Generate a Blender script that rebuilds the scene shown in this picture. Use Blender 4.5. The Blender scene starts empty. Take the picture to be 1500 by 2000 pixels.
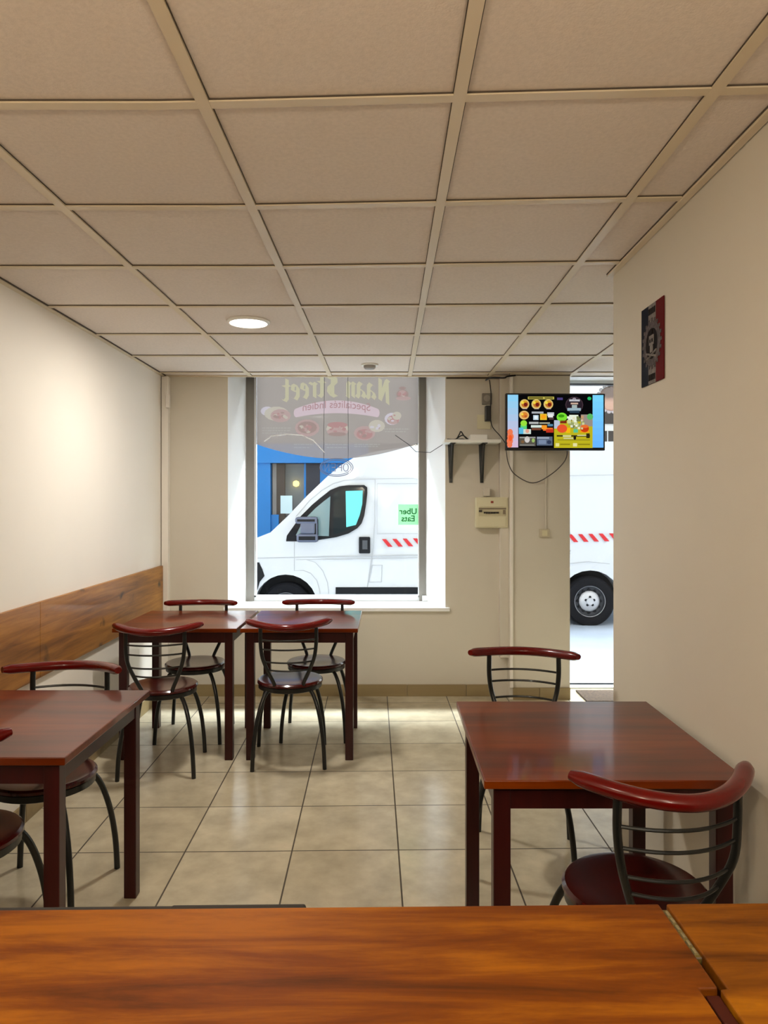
import bpy, bmesh, math, random
from mathutils import Vector, Matrix
random.seed(7)
SC = bpy.context.scene
COL = SC.collection
PI = math.pi

# ------------------------------------------------------------------ camera, world, lights, exposure
F_PX, CX, CY, EYE = 1412.0, 755.0, 981.0, 1.46
cd = bpy.data.cameras.new('camera'); cam = bpy.data.objects.new('camera', cd); COL.objects.link(cam)
cam.location = (0, 0, EYE); cam.rotation_euler = (PI/2, 0, 0)
cd.sensor_fit = 'VERTICAL'; cd.sensor_height = 36.0; cd.sensor_width = 27.0
cd.lens = F_PX/2000*36.0
cd.shift_x = -(CX-750)/2000; cd.shift_y = (CY-1000)/2000
cd.clip_start = 0.02; cd.clip_end = 200
SC.camera = cam

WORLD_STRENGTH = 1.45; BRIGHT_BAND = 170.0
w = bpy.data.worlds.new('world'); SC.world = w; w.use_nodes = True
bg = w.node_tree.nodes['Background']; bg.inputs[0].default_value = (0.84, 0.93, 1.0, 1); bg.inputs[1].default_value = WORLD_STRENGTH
# overcast sky, with a bright band added along the street to light the floor
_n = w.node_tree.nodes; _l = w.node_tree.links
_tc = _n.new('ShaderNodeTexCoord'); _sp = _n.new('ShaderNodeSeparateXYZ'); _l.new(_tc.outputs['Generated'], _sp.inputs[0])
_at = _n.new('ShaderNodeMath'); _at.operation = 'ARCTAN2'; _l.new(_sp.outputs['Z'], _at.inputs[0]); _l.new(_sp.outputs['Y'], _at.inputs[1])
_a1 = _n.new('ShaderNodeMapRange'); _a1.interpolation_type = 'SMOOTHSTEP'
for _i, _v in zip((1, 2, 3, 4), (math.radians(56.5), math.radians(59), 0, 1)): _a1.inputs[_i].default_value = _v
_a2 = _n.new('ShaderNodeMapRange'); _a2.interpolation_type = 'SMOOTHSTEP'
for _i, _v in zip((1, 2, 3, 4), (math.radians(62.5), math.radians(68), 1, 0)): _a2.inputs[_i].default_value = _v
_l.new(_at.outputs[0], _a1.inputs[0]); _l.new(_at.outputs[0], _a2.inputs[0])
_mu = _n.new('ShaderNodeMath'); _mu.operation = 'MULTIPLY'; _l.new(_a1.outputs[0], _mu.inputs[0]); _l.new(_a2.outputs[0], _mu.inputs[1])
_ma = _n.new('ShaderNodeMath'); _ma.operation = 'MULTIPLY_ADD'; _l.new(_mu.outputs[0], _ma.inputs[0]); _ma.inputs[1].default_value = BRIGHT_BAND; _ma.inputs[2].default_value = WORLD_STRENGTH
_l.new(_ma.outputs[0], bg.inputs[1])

def area(name, loc, rot, shape, sx, sy, power, col, portal=False):
    l = bpy.data.lights.new(name, 'AREA'); l.shape = shape; l.size = sx
    if shape in ('RECTANGLE', 'ELLIPSE'): l.size_y = sy
    l.energy = power; l.color = col
    if portal:
        try: l.cycles.is_portal = True
        except Exception: l.energy = 0
    o = bpy.data.objects.new(name, l); COL.objects.link(o); o.location = loc; o.rotation_euler = rot
    return o
area('window_portal', (-0.40, 5.90, 1.65), (-PI/2, 0, 0), 'RECTANGLE', 1.5, 2.0, 1, (1, 1, 1), True)
area('door_portal', (1.85, 5.90, 1.15), (-PI/2, 0, 0), 'RECTANGLE', 1.1, 2.6, 1, (1, 1, 1), True)
# the downlight over the left tables and the same kind of lamps in the ceiling behind the camera
area('downlight_lamp', (-0.726, 3.80, 2.385), (0, 0, 0), 'DISK', 0.19, 0, 27, (1.0, 0.95, 0.87))
area('downlight_lamp_rear_right', (0.47, -0.10, 2.385), (0, 0, 0), 'DISK', 0.19, 0, 7, (1.0, 0.90, 0.75))
area('downlight_lamp_rear_left', (-0.726, 0.60, 2.385), (0, 0, 0), 'DISK', 0.19, 0, 9, (1.0, 0.90, 0.74))
def bulb(name, loc, p, col, r=0.08):
    l = bpy.data.lights.new(name, 'POINT'); l.energy = p; l.color = col; l.shadow_soft_size = r
    o = bpy.data.objects.new(name, l); COL.objects.link(o); o.location = loc
bulb('kitchen_lamp_left', (-0.55, -0.35, 1.95), 38, (1.0, 0.84, 0.62))
bulb('kitchen_lamp_right', (0.5, -0.45, 1.95), 32, (1.0, 0.92, 0.76))

vs = SC.view_settings
vs.view_transform = 'Standard'; vs.look = 'None'; vs.gamma = 1.0; vs.exposure = 0.06
try: vs.use_curve_mapping = False
except Exception: pass

# ------------------------------------------------------------------ helpers
def s2l(c):
    return tuple(((v/255)/12.92 if v/255 <= 0.04045 else (((v/255)+0.055)/1.055)**2.4) for v in c)

MATS = {}
def mat(name, rgb, rough=0.5, metal=0.0, spec=0.5, coat=0.0, noise=None, bump=None, emit=0.0, coat_rough=0.1):
    """plain principled; rgb is sRGB 0-255; noise=(scale vec, strength) varies the colour"""
    if name in MATS: return MATS[name]
    m = bpy.data.materials.new(name); m.use_nodes = True; nt = m.node_tree
    b = nt.nodes['Principled BSDF']; c = s2l(rgb)
    b.inputs['Base Color'].default_value = (*c, 1); b.inputs['Roughness'].default_value = rough
    b.inputs['Metallic'].default_value = metal; b.inputs['Specular IOR Level'].default_value = spec
    b.inputs['Coat Weight'].default_value = coat; b.inputs['Coat Roughness'].default_value = coat_rough
    if emit:
        b.inputs['Emission Color'].default_value = (*c, 1); b.inputs['Emission Strength'].default_value = emit
    tc = nt.nodes.new('ShaderNodeTexCoord')
    if noise:
        mp = nt.nodes.new('ShaderNodeMapping'); mp.inputs['Scale'].default_value = noise[0]
        n = nt.nodes.new('ShaderNodeTexNoise'); n.inputs['Scale'].default_value = 1; n.inputs['Detail'].default_value = 5
        r = nt.nodes.new('ShaderNodeMapRange'); r.inputs[1].default_value = 0.3; r.inputs[2].default_value = 0.7
        r.inputs[3].default_value = 1-noise[1]; r.inputs[4].default_value = 1+noise[1]
        v = nt.nodes.new('ShaderNodeVectorMath'); v.operation = 'SCALE'; v.inputs[0].default_value = c
        nt.links.new(tc.outputs['Object'], mp.inputs[0]); nt.links.new(mp.outputs[0], n.inputs[0])
        nt.links.new(n.outputs[0], r.inputs[0]); nt.links.new(r.outputs[0], v.inputs['Scale'])
        nt.links.new(v.outputs[0], b.inputs['Base Color'])
    if bump:
        n2 = nt.nodes.new('ShaderNodeTexNoise'); n2.inputs['Scale'].default_value = bump[0]; n2.inputs['Detail'].default_value = 4
        bp = nt.nodes.new('ShaderNodeBump'); bp.inputs['Strength'].default_value = bump[1]; bp.inputs['Distance'].default_value = 0.003
        nt.links.new(tc.outputs['Object'], n2.inputs[0]); nt.links.new(n2.outputs[0], bp.inputs['Height'])
        nt.links.new(bp.outputs[0], b.inputs['Normal'])
    MATS[name] = m; return m

def wood(name, dark, mid, light, scale, rough=0.3, coat=0.0, axis='X', knots=0.0, blotch=0.5, coat_rough=0.12, spec=.5, aniso=.06, lo=.36, hi=.64):
    """grain stretched along an axis, blotches, optional knots"""
    m = bpy.data.materials.new(name); m.use_nodes = True; nt = m.node_tree; N = nt.nodes; L = nt.links
    b = N['Principled BSDF']; b.inputs['Roughness'].default_value = rough
    b.inputs['Coat Weight'].default_value = coat; b.inputs['Coat Roughness'].default_value = coat_rough; b.inputs['Specular IOR Level'].default_value = spec
    tc = N.new('ShaderNodeTexCoord'); mp = N.new('ShaderNodeMapping')
    sc = {'X': (aniso, 1, 1), 'Y': (1, aniso, 1), 'Z': (1, 1, aniso)}[axis]
    mp.inputs['Scale'].default_value = tuple(scale*s for s in sc)
    L.new(tc.outputs['Object'], mp.inputs[0])
    n = N.new('ShaderNodeTexNoise'); n.inputs['Scale'].default_value = 1; n.inputs['Detail'].default_value = 8; n.inputs['Roughness'].default_value = 0.65
    n.inputs['Distortion'].default_value = 0.4
    L.new(mp.outputs[0], n.inputs[0])
    mp2 = N.new('ShaderNodeMapping'); mp2.inputs['Scale'].default_value = tuple((0.35 if s < 1 else 1)*scale*0.12 for s in sc)
    L.new(tc.outputs['Object'], mp2.inputs[0])
    n2 = N.new('ShaderNodeTexNoise'); n2.inputs['Scale'].default_value = 1; n2.inputs['Detail'].default_value = 3
    L.new(mp2.outputs[0], n2.inputs[0])
    mx = N.new('ShaderNodeMix'); mx.data_type = 'FLOAT'; mx.inputs[0].default_value = blotch
    L.new(n.outputs[0], mx.inputs[2]); L.new(n2.outputs[0], mx.inputs[3])
    cr = N.new('ShaderNodeValToRGB'); e = cr.color_ramp.elements
    e[0].position = lo; e[0].color = (*s2l(dark), 1); e[1].position = hi; e[1].color = (*s2l(light), 1)
    k = e.new(0.5); k.color = (*s2l(mid), 1)
    L.new(mx.outputs[0], cr.inputs[0])
    out = cr.outputs[0]
    if knots:
        mp3 = N.new('ShaderNodeMapping')
        ks = {'X': (0.5, 1, 1), 'Y': (1, 0.5, 1), 'Z': (1, 1, 0.5)}[axis]
        mp3.inputs['Scale'].default_value = tuple(knots*s for s in ks); 
        nd = N.new('ShaderNodeTexNoise'); nd.inputs['Scale'].default_value = 9; nd.inputs['Detail'].default_value = 3; L.new(tc.outputs['Object'], nd.inputs[0])
        va = N.new('ShaderNodeVectorMath'); va.operation = 'MULTIPLY_ADD'; L.new(nd.outputs['Color'], va.inputs[0]); va.inputs[1].default_value = (.12,.12,.12); L.new(tc.outputs['Object'], va.inputs[2])
        L.new(va.outputs[0], mp3.inputs[0])
        vo = N.new('ShaderNodeTexVoronoi'); vo.inputs['Scale'].default_value = 1; L.new(mp3.outputs[0], vo.inputs[0])
        r = N.new('ShaderNodeMapRange'); r.inputs[1].default_value = 0.04; r.inputs[2].default_value = 0.20; r.inputs[3].default_value = 1.0; r.inputs[4].default_value = 0
        L.new(vo.outputs['Distance'], r.inputs[0])
        m2 = N.new('ShaderNodeMix'); m2.data_type = 'RGBA'; L.new(r.outputs[0], m2.inputs[0]); L.new(out, m2.inputs[6])
        m2.inputs[7].default_value = (*s2l(tuple(v*0.45 for v in dark)), 1); out = m2.outputs[2]
    L.new(out, b.inputs['Base Color'])
    return m

def emis(name, rgb, st=1.0):
    if name in MATS: return MATS[name]
    m = bpy.data.materials.new(name); m.use_nodes = True; nt = m.node_tree; nt.nodes.clear()
    e = nt.nodes.new('ShaderNodeEmission'); e.inputs[0].default_value = (*s2l(rgb), 1); e.inputs[1].default_value = st
    o = nt.nodes.new('ShaderNodeOutputMaterial'); nt.links.new(e.outputs[0], o.inputs[0]); MATS[name] = m; return m

def glass(name, tint=(1, 1, 1), refl=0.06):
    m = bpy.data.materials.new(name); m.use_nodes = True; nt = m.node_tree; nt.nodes.clear(); N = nt.nodes; L = nt.links
    t = N.new('ShaderNodeBsdfTransparent'); t.inputs[0].default_value = (*tint, 1)
    g = N.new('ShaderNodeBsdfGlossy'); g.inputs['Roughness'].default_value = 0.02
    f = N.new('ShaderNodeFresnel'); f.inputs[0].default_value = 1.35
    x = N.new('ShaderNodeMixShader'); o = N.new('ShaderNodeOutputMaterial')
    L.new(f.outputs[0], x.inputs[0]); L.new(t.outputs[0], x.inputs[1]); L.new(g.outputs[0], x.inputs[2]); L.new(x.outputs[0], o.inputs[0])
    return m

def vinyl(name, rgb, see=0.3, transl=0.5):
    """translucent printed film on the glass"""
    if name in MATS: return MATS[name]
    m = bpy.data.materials.new(name); m.use_nodes = True; nt = m.node_tree; nt.nodes.clear(); N = nt.nodes; L = nt.links
    c = (*s2l(rgb), 1)
    d = N.new('ShaderNodeBsdfDiffuse'); d.inputs[0].default_value = c
    tr = N.new('ShaderNodeBsdfTranslucent'); tr.inputs[0].default_value = c
    t = N.new('ShaderNodeBsdfTransparent')
    a = N.new('ShaderNodeMixShader'); a.inputs[0].default_value = transl; L.new(d.outputs[0], a.inputs[1]); L.new(tr.outputs[0], a.inputs[2])
    b = N.new('ShaderNodeMixShader'); b.inputs[0].default_value = see; L.new(a.outputs[0], b.inputs[1]); L.new(t.outputs[0], b.inputs[2])
    o = N.new('ShaderNodeOutputMaterial'); L.new(b.outputs[0], o.inputs[0]); MATS[name] = m; return m

class MB:
    """collects shapes into one mesh"""
    def __init__(s): s.bm = bmesh.new(); s.mats = []
    def mi(s, m):
        if m is None: return 0
        if m not in s.mats: s.mats.append(m)
        return s.mats.index(m)
    def faces(s, vs, fs, m=None):
        V = [s.bm.verts.new(v) for v in vs]; k = s.mi(m); out = []
        for f in fs:
            try: fc = s.bm.faces.new([V[i] for i in f]); fc.material_index = k; out.append(fc)
            except ValueError: pass
        return V, out
    def box(s, x0, x1, y0, y1, z0, z1, m=None, bev=0):
        V, Fs = s.faces([(x0,y0,z0),(x1,y0,z0),(x1,y1,z0),(x0,y1,z0),(x0,y0,z1),(x1,y0,z1),(x1,y1,z1),(x0,y1,z1)],
                [(0,3,2,1),(4,5,6,7),(0,1,5,4),(1,2,6,5),(2,3,7,6),(3,0,4,7)], m)
        if bev:
            es = list({e for f in Fs for e in f.edges})
            bmesh.ops.bevel(s.bm, geom=es, offset=bev, segments=2, affect='EDGES', profile=0.5)
        return s
    def prism(s, pts, z0, z1, m=None):           # plan polygon (x, y), extruded in z
        n = len(pts)
        s.faces([(x,y,z0) for x,y in pts]+[(x,y,z1) for x,y in pts],
                [tuple(reversed(range(n))), tuple(range(n,2*n))]+[(i,(i+1)%n,n+(i+1)%n,n+i) for i in range(n)], m); return s
    def slab(s, pts, y0, y1, m=None):            # elevation polygon (x, z), extruded in y
        n = len(pts)
        s.faces([(x,y0,z) for x,z in pts]+[(x,y1,z) for x,z in pts],
                [tuple(range(n)), tuple(reversed(range(n,2*n)))]+[((i+1)%n,i,n+i,n+(i+1)%n) for i in range(n)], m); return s
    def tube(s, pts, r, m=None, seg=10, cap=True, sx=1.0, sz=1.0):
        P = [Vector(p) for p in pts]; rs = r if isinstance(r, (list, tuple)) else [r]*len(P); k = s.mi(m)
        rings = []; up = None
        for i, p in enumerate(P):
            t = (P[min(i+1, len(P)-1)]-P[max(i-1, 0)]).normalized()
            if up is None:
                up = Vector((0,0,1)) if abs(t.z) < 0.9 else Vector((0,1,0))
            u = (up-t*up.dot(t)).normalized(); v = t.cross(u); up = u
            rings.append([s.bm.verts.new(p+(u*math.cos(a)*sz+v*math.sin(a)*sx)*rs[i]) for a in [2*PI*j/seg for j in range(seg)]])
        for a, b in zip(rings, rings[1:]):
            for j in range(seg):
                f = s.bm.faces.new((a[j], a[(j+1)%seg], b[(j+1)%seg], b[j])); f.material_index = k
        if cap:
            f = s.bm.faces.new(list(reversed(rings[0]))); f.material_index = k
            f = s.bm.faces.new(rings[-1]); f.material_index = k
        return s
    def lathe(s, prof, seg=32, m=None, M=None, close=False):        # (r, z) profile about z, then matrix M
        k = s.mi(m); rings = []; M = M or Matrix()
        for r, z in prof:
            if r < 1e-6: rings.append([s.bm.verts.new(M @ Vector((0,0,z)))]*seg)
            else: rings.append([s.bm.verts.new(M @ Vector((r*math.cos(2*PI*j/seg), r*math.sin(2*PI*j/seg), z))) for j in range(seg)])
        pairs = list(zip(rings, rings[1:]))
        if close: pairs.append((rings[-1], rings[0]))
        for a, b in pairs:
            for j in range(seg):
                q = []
                for v in (a[j], a[(j+1)%seg], b[(j+1)%seg], b[j]):
                    if v not in q: q.append(v)
                if len(q) > 2:
                    try: f = s.bm.faces.new(q); f.material_index = k
                    except ValueError: pass
        return s
    def disc(s, c, rx, rz, m, y=None, seg=20):   # upright disc facing -y, one face
        x, y0, z = c
        s.faces([(x+rx*math.cos(2*PI*j/seg), y0, z+rz*math.sin(2*PI*j/seg)) for j in range(seg)], [tuple(range(seg))], m); return s
    def quad(s, x0, x1, z0, z1, y, m):
        s.faces([(x0,y,z0),(x1,y,z0),(x1,y,z1),(x0,y,z1)], [(0,1,2,3)], m); return s
    def build(s, name, m=None, parent=None, smooth=False, loc=None, rotz=0, bevel=0, recalc=True):
        if recalc: bmesh.ops.recalc_face_normals(s.bm, faces=s.bm.faces[:])
        me = bpy.data.meshes.new(name); s.bm.to_mesh(me); s.bm.free()
        for q in (s.mats or [m]): me.materials.append(q)
        if smooth:
            for p in me.polygons: p.use_smooth = True
            try: me.set_sharp_from_angle(angle=math.radians(38))
            except Exception: pass
        o = bpy.data.objects.new(name, me); COL.objects.link(o)
        if parent: o.parent = parent
        if loc: o.location = loc
        o.rotation_euler = (0, 0, rotz)
        if bevel:
            b = o.modifiers.new('bevel', 'BEVEL'); b.width = bevel; b.segments = 3; b.limit_method = 'ANGLE'
        return o

def text_verts(txt, size, bold=0.0):
    c = bpy.data.curves.new('t', 'FONT'); c.body = txt; c.size = size; c.offset = bold; c.align_x = 'CENTER'; c.align_y = 'CENTER'
    o = bpy.data.objects.new('t', c); COL.objects.link(o)
    dg = bpy.context.evaluated_depsgraph_get(); me = bpy.data.meshes.new_from_object(o.evaluated_get(dg))
    vs_ = [tuple(v.co) for v in me.vertices]; fs = [tuple(p.vertices) for p in me.polygons]
    bpy.data.objects.remove(o); bpy.data.curves.remove(c); bpy.data.meshes.remove(me)
    return vs_, fs
def put_text(mb, txt, size, cx, y, cz, m, mirror=False, bold=0.0, sx=1.0, warp=None):
    v, f = text_verts(txt, size, bold); k = -1 if mirror else 1
    pts = []
    for a, b, _ in v:
        x, z = a*k*sx, b
        if warp: z += warp(x)
        pts.append((cx+x, y, cz+z))
    mb.faces(pts, f, m)

def tag(o, label, cat, group=None):
    o['label'] = label; o['category'] = cat
    if group: o['group'] = group
    return o
def struct(o): o['kind'] = 'structure'; return o
def thing(name, label, cat, loc=(0,0,0), rotz=0, group=None):
    o = bpy.data.objects.new(name, None); o.empty_display_size = 0.1; COL.objects.link(o)
    o.location = loc; o.rotation_euler = (0,0,rotz); return tag(o, label, cat, group)
def dup(root, loc, rotz, label):
    r = root.copy(); COL.objects.link(r); r.location = loc; r.rotation_euler = (0,0,rotz); r['label'] = label
    for ch in list(root.children):
        c = ch.copy(); COL.objects.link(c); c.parent = r
        for g in list(ch.children):
            d = g.copy(); COL.objects.link(d); d.parent = c
    return r
def X(px, d): return (px-CX)/F_PX*d          # metres across at distance d for a photo column
def Z(py, d): return EYE+(CY-py)/F_PX*d

# ------------------------------------------------------------------ materials
M_wall = mat('wall_paint', (206, 198, 182), 0.65, noise=((1.3,1.3,1.3), 0.03), bump=(60, 0.08))
M_wallL = mat('white_wall_paint', (232, 225, 214), 0.55, noise=((1.0,1.0,1.0), 0.03), bump=(50, 0.08))
M_rev = mat('white_reveal_paint', (238, 238, 236), 0.5)
M_ceil = mat('ceiling_tile_board', (220, 207, 194), 0.9, noise=((90,90,90), 0.05), bump=(220, 0.25))
M_bar = mat('ceiling_bar_enamel', (212, 196, 168), 0.45)
M_dark = mat('dark_gap', (78, 66, 54), .9)
M_alu = mat('window_aluminium', (120, 116, 110), 0.45, 0.3)
M_alul = mat('pale_aluminium', (205, 208, 210), 0.4, 0.2)
M_white = mat('white_plastic', (232, 230, 222), 0.4)
M_ivory = mat('ivory_plastic', (214, 206, 172), 0.4)
M_black = mat('black_plastic', (16, 16, 18), 0.35)
M_metal = mat('charcoal_metal', (19, 21, 20), 0.33, 0.2, coat=0.2)
M_red = mat('red_lacquered_wood', (92, 6, 2), 0.22, spec=.3, coat=0.15, noise=((4, 30, 30), 0.12))
M_seat = wood('seat_veneer', (48, 7, 6), (66, 12, 8), (80, 20, 12), 30, 0.22, 0.45, spec=.3)
M_table = wood('mahogany_stain', (56, 14, 0), (98, 34, 0), (126, 54, 1), 26, 0.3, 0.35, 'X', blotch=0.65, coat_rough=0.07, spec=.15)
M_tleg = wood('mahogany_leg_stain', (34, 4, 4), (46, 8, 7), (56, 12, 10), 30, 0.35, 0.1, 'Z', spec=.3)
M_counter = wood('counter_pine_stain', (52, 22, 0), (92, 44, 0), (126, 72, 2), 30, 0.55, 0.0, 'X', blotch=0.5, coat_rough=0.3, spec=.12, aniso=.12, lo=.40, hi=.60)
M_flap = wood('flap_pine_stain', (70, 34, 0), (108, 60, 1), (134, 82, 4), 30, 0.55, 0.0, 'X', blotch=0.5, coat_rough=0.3, spec=.12, aniso=.14, lo=.40, hi=.60)
M_pine = wood('pine_panel', (104, 62, 16), (146, 94, 32), (176, 122, 50), 26, 0.5, 0.12, 'Y', knots=6.5, blotch=0.35)

# floor: square tiles with a thin grout line, turned one degree from the walls
def floor_mat():
    m = bpy.data.materials.new('floor_tile'); m.use_nodes = True; nt = m.node_tree; N = nt.nodes; L = nt.links
    b = N['Principled BSDF']
    tc = N.new('ShaderNodeTexCoord'); br = N.new('ShaderNodeTexBrick')
    br.offset = 0.0; br.squash = 1.0
    br.inputs['Scale'].default_value = 1; br.inputs['Brick Width'].default_value = 0.446; br.inputs['Row Height'].default_value = 0.446
    br.inputs['Mortar Size'].default_value = 0.0034; br.inputs['Mortar Smooth'].default_value = 0.1; br.inputs['Bias'].default_value = 0
    br.inputs['Color1'].default_value = (*s2l((196, 184, 158)), 1); br.inputs['Color2'].default_value = (*s2l((184, 171, 144)), 1)
    br.inputs['Mortar'].default_value = (*s2l((72, 62, 46)), 1)
    L.new(tc.outputs['Object'], br.inputs['Vector'])
    n = N.new('ShaderNodeTexNoise'); n.inputs['Scale'].default_value = 5; n.inputs['Detail'].default_value = 6; n.inputs['Roughness'].default_value = 0.6
    L.new(tc.outputs['Object'], n.inputs[0])
    r = N.new('ShaderNodeMapRange'); r.inputs[1].default_value = 0.3; r.inputs[2].default_value = 0.72; r.inputs[3].default_value = 0.70; r.inputs[4].default_value = 1.10
    L.new(n.outputs[0], r.inputs[0])
    v = N.new('ShaderNodeVectorMath'); v.operation = 'SCALE'; L.new(br.outputs['Color'], v.inputs[0]); L.new(r.outputs[0], v.inputs['Scale'])
    L.new(v.outputs[0], b.inputs['Base Color'])
    rr = N.new('ShaderNodeMapRange'); rr.inputs[3].default_value = 0.2; rr.inputs[4].default_value = 0.8
    L.new(br.outputs['Fac'], rr.inputs[0]); L.new(rr.outputs[0], b.inputs['Roughness'])
    return m
M_floor = floor_mat()

# ------------------------------------------------------------------ the room
CH = 2.41                                           # ceiling height
SK = 0.0148                                         # the left wall runs slightly off square
def lw(y): return -1.687+(5.45-y)*SK                # x of the left wall face at y
rz = 0.0191
m_ = MB(); c_, s_ = math.cos(rz), math.sin(rz); ox, oy = 0.050, 3.036
def tofl(x, y): dx, dy = x-ox, y-oy; return (c_*dx+s_*dy, -s_*dx+c_*dy)
pts = [tofl(*p) for p in ((-1.9,-2.7),(2.4,-2.7),(2.4,5.80),(-1.9,5.80))]
m_.prism(pts, -0.18, 0.0)
struct(m_.build('floor', M_floor, loc=(ox, oy, 0), rotz=rz))

struct(MB().prism([(lw(-2.6),-2.6),(lw(5.45),5.45),(-1.687,5.5),(-2.2,5.5),(-2.2,-2.6)], 0, 2.98).build('wall_left', M_wallL))
b = MB()
b.prism([(-1.69,5.45),(-1.197,5.45),(-1.1255,5.80),(-1.1255,5.86),(-1.69,5.86)], 0, 2.98, M_wall)
b.prism([(.444,5.45),(.91,5.45),(.91,5.355),(1.358,5.355),(1.358,5.86),(.316,5.86),(.316,5.80)], 0, 2.98, M_wall)
b.prism([(-1.197,5.45),(.444,5.45),(.316,5.80),(.316,5.86),(-1.1255,5.86),(-1.1255,5.80)], 0, 0.66, M_wall)
b.prism([(-1.197,5.45),(.444,5.45),(.316,5.80),(.316,5.86),(-1.1255,5.86),(-1.1255,5.80)], 2.62, 2.98, M_wall)
b.box(1.358, 2.4, 5.60, 5.86, 2.43, 2.98, M_rev)
wb = struct(b.build('wall_back'))
# white painted splayed reveals of the window
b = MB()
b.prism([(-1.197,5.449),(-1.195,5.449),(-1.1235,5.80),(-1.1255,5.80)], 0.66, 2.6)
b.prism([(.442,5.449),(.444,5.449),(.316,5.80),(.314,5.80)], 0.66, 2.6)
struct(b.build('trim_1', M_rev))
struct(MB().prism([(.954,3.04),(.978,.6),(.99,-2.6),(2.3,-2.6),(2.3,3.04)], 0, 2.98).build('wall_right', M_wall))
struct(MB().box(2.3, 2.4, 3.04, 5.86, 0, 2.98).build('wall_right_hall', M_wall))
struct(MB().box(-2.2, 2.4, -2.7, -2.6, 0, 2.98).build('wall_rear', M_wall))
struct(MB().box(-2.2, 2.4, -2.7, 5.86, 2.98, 3.1).build('roof_slab', M_wall))

# suspended ceiling: recessed tiles and a grid of bars, sagging a little towards the near left
def sag(x, y):
    k = min(1, max(0, (4.1-y)/2.4)); return 0.016*max(-1.1, min(1.6, (x-.174)/.6))*k
cols = [-1.626, -1.026, -.426, .174, .774, 1.374, 1.974]; rows = [-2.505+.6*i for i in range(13)] + [5.297]
b = MB(); nx, ny = 30, 60
x0, x1, y0, y1 = -1.72, 2.35, -2.6, 5.45
V = []
for j in range(ny+1):
    for i in range(nx+1):
        x = x0+(x1-x0)*i/nx; y = y0+(y1-y0)*j/ny; V.append((x, y, CH+.005+sag(x, y)))
b.faces(V, [(j*(nx+1)+i, (j+1)*(nx+1)+i, (j+1)*(nx+1)+i+1, j*(nx+1)+i+1) for j in range(ny) for i in range(nx)], M_ceil)
def bar(pa, pb, wd, drop, m, b=b, n=24):
    (ax, ay), (bx, by) = pa, pb; L_ = math.hypot(bx-ax, by-ay); ux, uy = (bx-ax)/L_, (by-ay)/L_; qx, qy = -uy*wd/2, ux*wd/2
    vs_ = []; fs = []
    for i in range(n+1):
        x = ax+(bx-ax)*i/n; y = ay+(by-ay)*i/n; z = CH+sag(x, y)
        vs_ += [(x+qx,y+qy,z-drop),(x-qx,y-qy,z-drop),(x-qx,y-qy,z+.004),(x+qx,y+qy,z+.004)]
    for i in range(n):
        for k in range(4): a = 4*i; fs.append((a+k, a+(k+1)%4, a+4+(k+1)%4, a+4+k))
    b.faces(vs_, fs, m)
for r_ in [1.697+.6*i for i in range(-7, 7)]:
    if r_ < 5.4: bar((x0, r_), (x1, r_), .030, .0030, M_bar); bar((x0, r_-.016), (x1, r_-.016), .0025, -.001, M_dark)
for c in (-1.026, -.426, .174, .774, 1.374, 1.974):
    bar((c-.006, y0), (c, y1), .030, .0034, M_bar); bar((c-.022, y0), (c-.016, y1), .0018, -.001, M_dark)
    bar((c+.011, y0), (c+.017, y1), .0012, -.001, M_dark)
cl = struct(b.build('ceiling', recalc=False))
# wall angles round the ceiling edge
b = MB(); bar((lw(-2.6)+.012, -2.6), (lw(5.45)+.012, 5.45), .024, .006, M_bar, b); bar((lw(-2.6)+.0275, -2.6), (lw(5.45)+.0275, 5.45), .007, .001, M_dark, b)
struct(b.build('trim_2'))
b = MB(); bar((x0, 5.438), (.91, 5.438), .024, .007, M_bar, b); bar((.91, 5.343), (1.36, 5.343), .024, .007, M_bar, b)
bar((.45, 5.447), (.91, 5.447), .006, .020, M_dark, b); bar((.91, 5.352), (1.36, 5.352), .006, .012, M_dark, b)
struct(b.build('trim_3'))
b = MB(); bar((.977, -2.6), (.941, 3.05), .024, .009, M_bar, b); bar((.9635, -2.6), (.929, 3.05), .003, .001, M_dark, b)
struct(b.build('trim_4'))
# boxed pipe casings in the corners
struct(MB().box(-1.68, -1.630, 5.395, 5.45, 0.0, 2.40, bev=.003).build('trim_5', M_wallL))
struct(MB().box(.845, .912, 5.385, 5.45, 0.30, 2.40, bev=.004).build('trim_6', M_wall))
struct(MB().box(.913, .935, 5.335, 5.355, 0.09, 2.40, bev=.003).build('trim_7', M_wallL))
# tiled skirting
M_base = wood('skirting_tile', (120, 100, 66), (140, 120, 82), (154, 134, 94), 10, 0.4, 0.1, 'X')
b = MB(); xx = -1.63
while xx < .80:
    x2 = min(xx+.446, .80); b.box(xx+.0015, x2-.0015, 5.438, 5.45, 0, .088, M_base); xx = x2
b.box(.936, 1.13, 5.343, 5.355, 0, .088, M_base); b.box(1.133, 1.358, 5.343, 5.355, 0, .088, M_base)
struct(b.build('baseboard_back'))
b = MB(); yy = -2.5
while yy < 5.4:
    y2 = min(yy+.446, 5.4); b.box(0, .012, yy-5.45+.0015, y2-5.45-.0015, 0, .088, M_base); yy = y2
struct(b.build('baseboard_left', loc=(-1.687, 5.45, 0), rotz=SK))

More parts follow.
